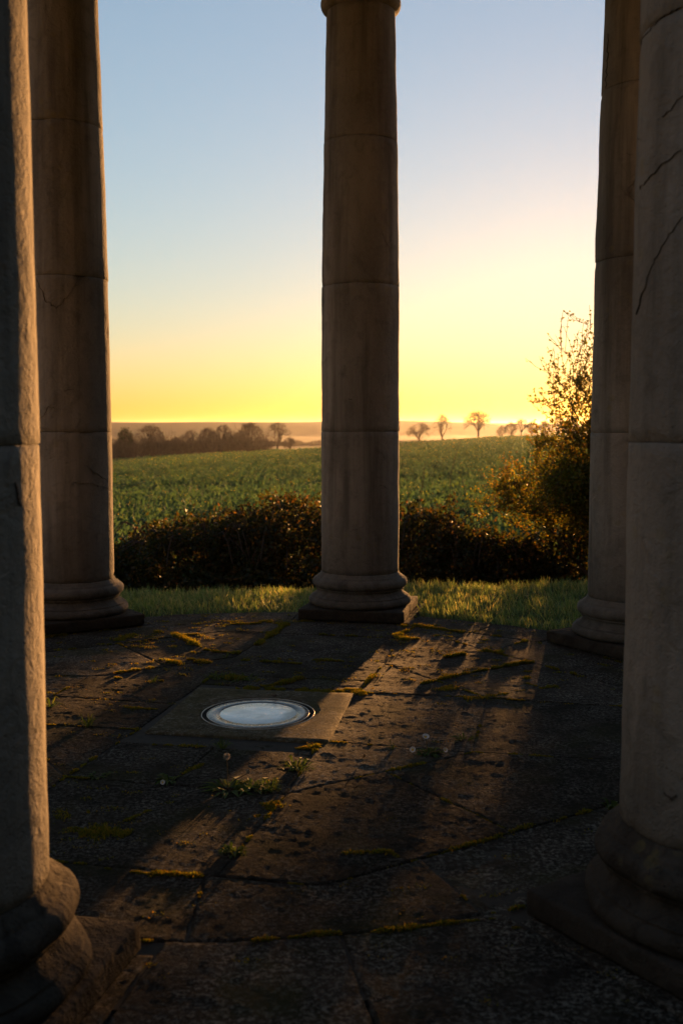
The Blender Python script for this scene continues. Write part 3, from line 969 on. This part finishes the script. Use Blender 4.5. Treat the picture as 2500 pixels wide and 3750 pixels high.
# ------------------------------------------------------------------ wet grass round the temple
def grass_strip():
    r_ = np.random.default_rng(21)
    N = 120000
    x = r_.uniform(-6.5, 6.5, N); y = r_.uniform(6.5, 12.2, N)
    keep = (np.hypot(x - OX, y - OY) > 3.13)
    # keep off the pier blocks
    for k in range(8):
        a = ROT + k * math.pi / 4
        dx, dy = x - OX, y - OY
        rad = dx * math.sin(a) + dy * math.cos(a); tan = dx * math.cos(a) - dy * math.sin(a)
        keep &= ~((rad > 2.6) & (rad < 3.7) & (np.abs(tan) < .51))
    # only where a step to the side could see it
    keep &= np.abs(x) < y * .42 + .8
    x, y = x[keep], y[keep]
    n = len(x)
    cl = np.array([noise.noise(Vector((a * 1.6, b * 1.6, 0))) for a, b in zip(x, y)])
    cl2 = np.array([noise.noise(Vector((a * 6, b * 6, 4))) for a, b in zip(x, y)])
    h = (.06 + .045 * cl + .045 * cl2 + .045 * r_.random(n)).clip(.02, .2)
    # rank grass at the foot of the brambles
    h *= 1 + .3 * np.clip((y - 10.0) / .8, 0, 1)
    z = terrain_z(x, y)
    d = np.stack([r_.normal(size=n) * .5 - .12, r_.normal(size=n) * .5, np.ones(n)], 1)
    V, F = leaf_cloud(np.stack([x, y, z - .01], 1), h * 1.15, .006 + .005 * r_.random(n), d, r_, .2)
    m_ = mat_leaf('dewy_grass', [(.09, .14, .05), (.12, .18, .07), (.19, .23, .12), (.08, .12, .05), (.25, .24, .13), (.11, .17, .1)], .58, .45, .4, (1.5, 1.3, .65))
    tag(link('grass', np_mesh('grass', V, F), m_), 'dewy grass between the temple and the brambles', 'grass', kind='stuff')
grass_strip()

# ------------------------------------------------------------------ brambles
M_BRAM = mat_leaf('bramble_leaf', [(.018, .028, .011), (.015, .022, .01), (.03, .036, .012), (.022, .03, .012), (.07, .045, .016), (.025, .03, .014), (.045, .04, .015), (.018, .026, .014)], .5, .55, .25, (1.9, 1.35, .4))
M_CANE = mat_plain('bramble_cane', (.035, .022, .015), .7, .4, 20)
def bramble(cx, cy, rx, ry, top, label, seedv, n=15000, whips=0):
    r_ = np.random.default_rng(seedv)
    gz = float(terrain_z(cx, cy)); H = top - gz
    u = r_.normal(size=(n, 3)); u[:, 2] = np.abs(u[:, 2]); u /= np.linalg.norm(u, axis=1, keepdims=True)
    lump = np.array([noise.fractal(Vector((q[0] * 2.2 + seedv, q[1] * 2.2, q[2] * 2.2)), 1, 2, 3) for q in u])
    lump2 = np.array([noise.noise(Vector((q[0] * 7 + seedv, q[1] * 7, q[2] * 7))) for q in u])
    rad = (1 + .28 * lump + .14 * lump2) * (1 - .32 * r_.random(n) ** 1.6)
    rad *= np.where(r_.random(n) < .03, r_.uniform(1, 1.22, n), 1)
    sq = u.copy()
    sq[:, 1] = np.sign(u[:, 1]) * np.abs(u[:, 1]) ** .8
    p = sq * rad[:, None] * np.array([rx, ry, H])
    p[:, 2] = np.maximum(p[:, 2], .0)
    d = u * .5 + r_.normal(size=(n, 3)) * .7
    d[:, 2] -= .1
    e = tag(empty('bramble_bush', (cx, cy, gz)), label, 'bramble', 'bramble bushes behind the grass')
    V, F = leaf_cloud(p, .045 + .035 * r_.random(n), .034 + .022 * r_.random(n), d, r_, .18)
    link('foliage', np_mesh('foliage', V, F), M_BRAM, e)
    seg = []
    for i in range(45):
        a = r_.uniform(0, 6.28); q = np.array([rx * .45 * math.cos(a) * r_.random(), ry * .45 * math.sin(a) * r_.random(), 0])
        tgt = np.array([rx * math.cos(a), ry * math.sin(a), 0]) * r_.uniform(.5, 1.0)
        hh = H * r_.uniform(.6, 1.02)
        prev = q
        for k in range(1, 7):
            s_ = k / 6
            w = q + (tgt - q) * s_ + np.array([0, 0, hh * math.sin(s_ * 2.5) * 1.0])
            seg.append((*prev, *w, .007, .006)); prev = w
    for i in range(whips):
        q = np.array([r_.uniform(-.5, .5) * rx, r_.uniform(-.3, .3) * ry, H * .5]); d2 = np.array([r_.normal() * .35, r_.normal() * .2, 1.0])
        for k in range(6):
            w = q + d2 * .2 ; seg.append((*q, *w, .006 - k * .0007, .0055 - k * .0007)); q = w; d2 = d2 + r_.normal(size=3) * .12
    V, F = tubes(seg, 4)
    link('canes', np_mesh('canes', V, F), M_CANE, e)
bramble(-3.7, 14.3, 1.5, .9, -.02, 'low bramble bush with yellow-lit tips behind the far left column', 31)
bramble(-2.05, 14.3, 1.35, .95, .34, 'round bramble mound midway between the far left and middle columns', 32)
bramble(-.75, 14.5, 1.3, 1.0, .50, 'tallest dark bramble bush right behind the middle column', 33, 17000, 2)
bramble(1.2, 14.3, .95, .7, .46, 'red-brown bramble bush just right of the middle column', 34, 11000, 5)
bramble(2.1, 14.2, 1.05, .55, .15, 'low bramble bush at the foot of the leafy shrub', 35, 9000, 3)
bramble(3.75, 14.4, 1.2, .7, .55, 'bramble bush hidden behind the far right column', 36, 8000)

# ------------------------------------------------------------------ hawthorn shrub on the right
def shrub(loc, seedv, label):
    r_ = np.random.default_rng(seedv)
    out, tips = [], []
    for i in range(12):
        a = r_.uniform(0, 6.28); tilt = r_.uniform(.1, .55)
        grow(r_, (math.cos(a) * .22, math.sin(a) * .22, 0), (math.cos(a) * tilt, math.sin(a) * tilt, 1), r_.uniform(1.2, 2.0), .03, 0, 3, out, tips, .52, .18, (1, 3), 5, .16, .5, .6)
    o_ = np.array(out)
    rr_ = np.percentile(np.hypot(o_[:, 3], o_[:, 4]), 97); kz = 3.35 / np.percentile(o_[:, 5], 97.5)
    o_[:, [0, 1, 3, 4]] *= 1.3 / rr_; o_[:, [2, 5]] *= kz
    for c_ in ((0, 1, 2), (3, 4, 5)):      # broad skirt, narrower head
        fz = np.interp(o_[:, c_[2]], [0, .5, 2.0, 3.9], [1.0, 1.45, 1.3, .95])
        o_[:, c_[0]] *= fz; o_[:, c_[1]] *= fz
    e = tag(empty('hawthorn_shrub', loc), label, 'shrub')
    V, F = tubes(np.c_[o_[:, :6], np.maximum(o_[:, 6:8], .0028)], 4)
    link('branches', np_mesh('branches', V, F), mat_plain('shrub_bark', (.05, .035, .025), .85, .4, 12), e)
    # thick skirt of extra leaves on the left, added to shade the paving
    ctr, rad_ = np.array([-.6, 0, 1.5]), np.array([1.15, .8, .5])
    mid_ = (o_[:, :3] + o_[:, 3:6]) / 2
    near_ = np.where(((((mid_ - ctr) / rad_) ** 2).sum(1) < 1) & (o_[:, 8] >= 1))[0]
    sk = r_.choice(near_, 36000)
    SKP = mid_[sk] + r_.normal(size=(len(sk), 3)) * np.array([.17, .17, .09])
    # small fresh leaves along the twigs, denser low down
    tw = o_[o_[:, 8] >= 2]
    idx = r_.integers(0, len(tw), 52000)
    f_ = r_.random(len(idx))[:, None]
    p = tw[idx, :3] * (1 - f_) + tw[idx, 3:6] * f_ + r_.normal(size=(len(idx), 3)) * .012
    hz = p[:, 2]
    keep = r_.random(len(idx)) < np.interp(hz, [0, .55, 1.0, 2.3, 3.2, 4.0], [.1, .15, 1, .9, .5, .3])  # kept sparse at the foot so sun passes under to the grass
    p = np.concatenate([p[keep], SKP]); n = len(p)
    d = r_.normal(size=(n, 3)); d[:, 2] += .5
    V, F = leaf_cloud(p, .026 + .024 * r_.random(n), .019 + .015 * r_.random(n), d, r_, .2)
    m_ = mat_leaf('hawthorn_leaf', [(.07, .095, .018), (.1, .12, .02), (.05, .07, .015), (.14, .13, .025), (.11, .08, .02)], .6, .5, .25, (1.7, 1.2, .35))
    link('foliage', np_mesh('foliage', V, F), m_, e)
shrub((3.5, 13.2, -.78), 41, 'tall leafy hawthorn shrub glowing against the sun beside the far right column')

# ------------------------------------------------------------------ rapeseed field
def crop():
    r_ = np.random.default_rng(51)
    LV, LF, FV, FF = [], [], [], []
    lo, fo = 0, 0
    for (y0, y1, dens, sc, nl, nf) in ((15.6, 28, 16, 1.0, 12, 2), (28, 50, 8, 1.35, 10, 2), (50, 100, 3.4, 1.9, 8, 2), (100, 226, 1.0, 3.2, 7, 3)):
        area = .43 * (y1 * y1 - y0 * y0)
        N = int(area * dens)
        y = np.sqrt(r_.uniform(y0 * y0, y1 * y1, N)); x = r_.uniform(-.43, .43, N) * y
        g = np.array([noise.fractal(Vector((a * .10, b * .05, 0)), 1, 2, 3) for a, b in zip(x, y)])
        # tractor lane crossing the field leaves a dark gap
        lane = np.abs(y - (54 - x * .42 + 2 * np.sin(x * .15))) < (3.6 + 1.2 * np.sin(x * .5))
        keep = ~lane | (r_.random(N) < .12)
        x, y, g = x[keep], y[keep], g[keep]
        N = len(x)
        z = terrain_z(x, y)
        h = (.62 + .22 * g + .42 * r_.random(N) ** 2)
        i = np.repeat(np.arange(N), nl)
        t_ = r_.random(len(i)) ** .7
        p = np.stack([x[i] + r_.normal(size=len(i)) * .11 * sc, y[i] + r_.normal(size=len(i)) * .11 * sc, z[i] + h[i] * t_], 1)
        d = r_.normal(size=(len(i), 3)) * .55; d[:, 2] += .75
        L = (.13 + .11 * r_.random(len(i))) * sc ** .7 * (1.15 - .45 * t_)
        V, F = leaf_cloud(p, L, L * .42, d, r_, .2)
        LV.append(V); LF.append(F + lo); lo += len(V)
        # yellow flower heads on some plants, more up the field for its sunlit yellow
        pf = np.clip(.04 + .22 * (y - 25) / 120 + .12 * g, .01, .3)
        s = np.where(r_.random(N) < pf)[0]
        i = np.repeat(s, nf * 2)
        p = np.stack([x[i] + r_.normal(size=len(i)) * .05 * sc, y[i] + r_.normal(size=len(i)) * .05 * sc, z[i] + h[i] * (1 + .1 * r_.random(len(i)))], 1)
        d = r_.normal(size=(len(i), 3)); d[:, 2] += .6
        L = (.016 + .014 * r_.random(len(i))) * sc ** .7
        V, F = leaf_cloud(p, L, L * .8, d, r_, .2)
        FV.append(V); FF.append(F + fo); fo += len(V)
    m1 = mat_leaf('rape_leaf', [(.045, .1, .06), (.065, .13, .07), (.04, .085, .055), (.085, .14, .055), (.055, .115, .08)], .35, .8, .05, (1.2, 1.05, .45))
    m2 = mat_leaf('rape_flower', [(.5, .38, .02), (.42, .34, .03), (.55, .45, .04)], .4, .6, .2, (1.1, 1, .6))
    o = tag(link('rapeseed_crop', np_mesh('rapeseed_crop', np.concatenate(LV), np.concatenate(LF)), m1), 'green rapeseed crop covering the sloping field', 'crop', kind='stuff')
    o2 = link('rape_flowers', np_mesh('rape_flowers', np.concatenate(FV), np.concatenate(FF)), m2, o)
    tag(o2, kind='stuff')
crop()

# ------------------------------------------------------------------ bare trees along the crest
M_BARK = mat_plain('winter_bark', (.05, .036, .027), .9, .35, .8)
M_IVY = mat_leaf('evergreen_leaf', [(.02, .03, .012), (.03, .04, .016), (.025, .035, .02)], .25, .6, .2)
def dome_tree(r_, H, W, n_limb, n_sub, n_twig, low=.35, steep=0.0):
    """bare tree with a rounded crown: limbs fan out to a dome and divide into ever finer twigs"""
    out = []
    seed_ = r_.uniform(0, 50)
    def arm(a, b, r0, r1, lv, bow=.12, k=3):
        a = np.array(a, float); b = np.array(b, float); L = np.linalg.norm(b - a)
        off = r_.normal(size=3) * L * bow; off[2] += L * .08
        prev = a
        pts = [a]
        for i in range(1, k + 1):
            f = i / k
            q = a + (b - a) * f + off * math.sin(f * math.pi) + (r_.normal(size=3) * L * .035 if i < k else 0)
            out.append((*prev, *q, r0 + (r1 - r0) * (i - 1) / k, r0 + (r1 - r0) * f, lv)); prev = q; pts.append(q)
        return pts
    fork = np.array([r_.normal() * .15, r_.normal() * .15, H * r_.uniform(.24, .32)])
    tr = arm((0, 0, -.8), fork, .36, .27, 0, .03)
    cz, Rz = H * .56, H * .44
    for l in range(n_limb):
        az = 2 * math.pi * (l + r_.uniform(-.3, .3)) / n_limb; el = r_.uniform(-.1 + steep, 1.35)
        d = np.array([math.cos(az) * math.cos(el) * W, math.sin(az) * math.cos(el) * W, math.sin(el) * Rz])
        e1 = np.array([0, 0, cz]) + d * r_.uniform(.5, .62)
        lp = arm(fork if l < n_limb - 2 else tr[2], e1, r_.uniform(.13, .19), .085, 1)
        for s_ in range(n_sub):
            d2 = d / np.array([W, W, Rz]) + r_.normal(size=3) * .42; d2 /= np.linalg.norm(d2)
            if d2[2] < -low: d2[2] *= .3
            st = lp[r_.integers(1, len(lp))]
            e2 = np.array([0, 0, cz]) + d2 * np.array([W, W, Rz]) * r_.uniform(.7, .86)
            sp = arm(st, e2, .065, .04, 2)
            for t_ in range(n_twig):
                d3 = d2 + r_.normal(size=3) * .2; d3 /= np.linalg.norm(d3)
                e3 = np.array([0, 0, cz]) + d3 * np.array([W, W, Rz]) * r_.uniform(.82, 1.0) * (1.0 + .22 * noise.noise(Vector(d3 * 2.2 + seed_)))
                tp = arm(sp[r_.integers(1, len(sp))], e3, .034, .024, 3, .15, 2)
                for _ in range(2):
                    e4 = tp[-1] + r_.normal(size=3) * .32 + np.array([0, 0, .12])
                    arm(tp[1], e4, .024, .018, 4, .1, 1)
    return out
def bare_tree_meshes(seedv, kind):
    r_ = np.random.default_rng(seedv)
    if kind == 'oak': out = dome_tree(r_, 9, 4.9, 9, 6, 4)
    elif kind == 'fork': out = dome_tree(r_, 9, 3.7, 6, 5, 4, .1, .35)
    else: out = dome_tree(r_, 8, 3.3, 9, 7, 5, .8, -.5)
    o_ = np.array(out)
    big = o_[o_[:, 8] <= 1]; small = o_[o_[:, 8] > 1]
    V, F = tubes(big[:, :8], 6); m1 = np_mesh('trunk', V, F, True)
    V, F = tubes(small[:, :8], 3); m2 = np_mesh('crown', V, F)
    top = o_[:, 5].max(); wid = np.percentile(np.abs(o_[:, 3]), 99)
    return m1, m2, top, wid
KINDS = {}
for j, kd in enumerate(('oak', 'oak', 'fork', 'dense', 'dense')):
    KINDS[(kd, j)] = bare_tree_meshes(60 + j, kd)
def crest_y(x): return 232
def place_tree(key, px, py_top, Y, label, rz, name='bare_tree', group='bare trees along the crest of the field', sx=1.0, ivy=False):
    m1, m2, top, wid = KINDS[key]
    th = math.atan((1875 - py_top) / F_PX) - P_PX
    ztop = EYE + Y * math.tan(th)
    X = (px - 1250) / F_PX * Y
    gz = float(terrain_z(X, Y))
    s_ = (ztop - gz) / top
    e = tag(empty(name, (X, Y, gz), rz), label, 'tree', group)
    e.scale = (s_ * sx, s_ * sx, s_)
    link('trunk', m1, M_BARK, e); link('crown', m2, M_BARK, e)
    if ivy:
        r_ = np.random.default_rng(int(px))
        n = 5000
        u = r_.normal(size=(n, 3)); u /= np.linalg.norm(u, axis=1, keepdims=True)
        p = u * (r_.random(n) ** .4)[:, None] * np.array([wid * .75, wid * .75, top * .46]) * (1 + .25 * r_.normal(size=(n, 1)) * .6) + np.array([0, 0, top * .52])
        V, F = leaf_cloud(p, np.full(n, .45), np.full(n, .35), r_.normal(size=(n, 3)), r_)
        link('ivy_foliage', np_mesh('ivy_foliage', V, F), M_IVY, e)
    return e
K = 1.5944
place_tree(('dense', 3), 288 * K, 985 * K, 262, 'dark evergreen-clad tree at the left end of the far wood', .4, sx=.8, ivy=True)
place_tree(('oak', 0), 345 * K, 969 * K, 268, 'broad bare tree rising above the left part of the far wood', 1.1, sx=.95)
place_tree(('dense', 4), 405 * K, 1000 * K, 275, 'low bare tree in the dip of the far wood', 2.0, sx=1.2)
place_tree(('oak', 1), 447 * K, 979 * K, 285, 'rounded bare tree in the middle of the far wood', .2)
place_tree(('dense', 4), 476 * K, 977 * K, 290, 'slim bare tree right of the rounded tree in the far wood', 4.0, sx=.8)
place_tree(('fork', 2), 512 * K, 973 * K, 262, 'bare tree with stubby upright forks in the far wood', 1.8)
place_tree(('dense', 3), 545 * K, 990 * K, 270, 'short bushy tree beside the stubby forked tree', 3.0, sx=1.0)
place_tree(('dense', 4), 577 * K, 964 * K, 268, 'tall dense bare tree near the right end of the far wood', 5.2, sx=1.05)
place_tree(('fork', 2), 640 * K, 966 * K, 275, 'isolated forked bare tree right of the far wood', .1, sx=1.15)
place_tree(('dense', 3), 664 * K, 1002 * K, 285, 'small bush-like tree beside the isolated forked tree', 1.0, sx=1.2)
place_tree(('oak', 1), 962 * K, 961 * K, 280, 'leftmost of the three bare trees right of the middle column', 2.4, sx=.95)
place_tree(('fork', 2), 1013 * K, 949 * K, 285, 'thin forked bare tree, middle of the three right of the column', 3.5, sx=.9)
place_tree(('oak', 0), 1096 * K, 938 * K, 272, 'largest spreading bare tree on the crest near the sun', 4.4, sx=1.0)
for i, (px, top) in enumerate(((1150, 975), (1172, 966), (1196, 958), (1222, 964), (1250, 962), (1280, 950), (1310, 955))):
    lb = ['smallest tree at the left end of the hazy group near the sun', 'second tree from the left of the hazy group near the sun', 'tallest left tree of the hazy group near the sun', 'fourth tree of the hazy group, just left of the shrub tips',
          'hazy tree on the crest behind the tips of the leafy shrub', 'hazy tree behind the middle of the leafy shrub', 'hazy tree on the crest by the far right column'][i]
    place_tree((('dense', 3), ('dense', 4), ('oak', 0))[i % 3], px * K, top * K, 330, lb, i * 1.3, group='hazy trees near the sun', sx=.9)
# leafless thicket under the wood: nobody could count it
r_ = np.random.default_rng(77)
seg = []
for i in range(70):
    px = r_.uniform(250, 612) * K; Y = r_.uniform(252, 285); X = (px - 1250) / F_PX * Y; gz = float(terrain_z(X, Y))
    H = r_.uniform(3.0, 5.5) * (1.15 if px < 600 else 1)
    for j in range(40):
        a = r_.normal(size=3) * .35; a[2] = 1
        p = np.array([X + r_.normal() * .9, Y + r_.normal() * .9, gz]); q = p + a * H * r_.uniform(.4, .7); w = q + (a + r_.normal(size=3) * .3) * H * r_.uniform(.2, .45)
        seg += [(*p, *q, .06, .045), (*q, *w, .045, .02)]
        for k in range(3):
            q2 = q + (w - q) * r_.random(); seg.append((*q2, *(q2 + r_.normal(size=3) * .6 + np.array([0, 0, .5])), .025, .015))
V, F = tubes(seg, 3)
tag(link('thicket', np_mesh('thicket', V, F), M_BARK), 'brown leafless thicket below the far wood', 'thicket', kind='stuff')
# hedge line in the valley
seg = []
for i in range(1500):
    Y = 640 + r_.normal() * 6; X = r_.uniform(-60, 10); gz = float(terrain_z(X, Y)); H = 3.2 + 2.2 * noise.noise(Vector((X * .12, 0, 0)))
    p = np.array([X, Y, gz]); q = p + np.array([r_.normal() * .6, r_.normal() * .6, H * r_.uniform(.5, 1)])
    seg.append((*p, *q, .2, .12))
V, F = tubes(seg, 3)
tag(link('valley_hedge', np_mesh('valley_hedge', V, F), M_BARK), 'hazy hedge line in the valley beyond the field', 'hedge', kind='stuff')

# ------------------------------------------------------------------ unseen dark wood, added behind the viewer to block sky light
r_ = np.random.default_rng(91)
LVs, LFs, o_ = [], [], 0
for (bx, by, hh, rr) in ((-11, -16, 15, 6.5), (-2, -17, 16, 6.5), (9, -15, 15, 6.5), (15, -8, 15, 7), (21, 1, 14, 6), (25, 10, 12, 5)):
    n = 2600
    u = r_.normal(size=(n, 3)); u /= np.linalg.norm(u, axis=1, keepdims=True)
    p = u * (r_.random(n) ** .35)[:, None] * np.array([rr, rr, hh * .52]) + np.array([bx, by, hh * .5 - .4])
    V, F = leaf_cloud(p, np.full(n, 1.3), np.full(n, 1.0), r_.normal(size=(n, 3)), r_)
    LVs.append(V); LFs.append(F + o_); o_ += len(V)
tag(link('shade_wood', np_mesh('shade_wood', np.concatenate(LVs), np.concatenate(LFs)), M_IVY), 'unseen dark evergreen wood behind the viewer, added for its shade', 'wood', kind='stuff')

# ------------------------------------------------------------------ morning haze
bm = bmesh.new(); bmesh.ops.create_cube(bm, size=1)
bmesh.ops.scale(bm, vec=(11600, 6400, 38), verts=bm.verts); bmesh.ops.translate(bm, vec=(0, 3010, 5), verts=bm.verts)
me = bpy.data.meshes.new('haze'); bm.to_mesh(me); bm.free()
hm = bpy.data.materials.new('morning_haze'); hm.use_nodes = True
nt = hm.node_tree; nt.nodes.clear()
ho = nt.nodes.new('ShaderNodeOutputMaterial'); hv = nt.nodes.new('ShaderNodeVolumePrincipled')
hv.inputs['Color'].default_value = (.95, .93, .9, 1); hv.inputs['Density'].default_value = .000035; hv.inputs['Anisotropy'].default_value = .74
nt.links.new(hv.outputs[0], ho.inputs['Volume'])
tag(link('haze', me, hm), 'thin morning haze lying over the fields', 'haze', kind='stuff')
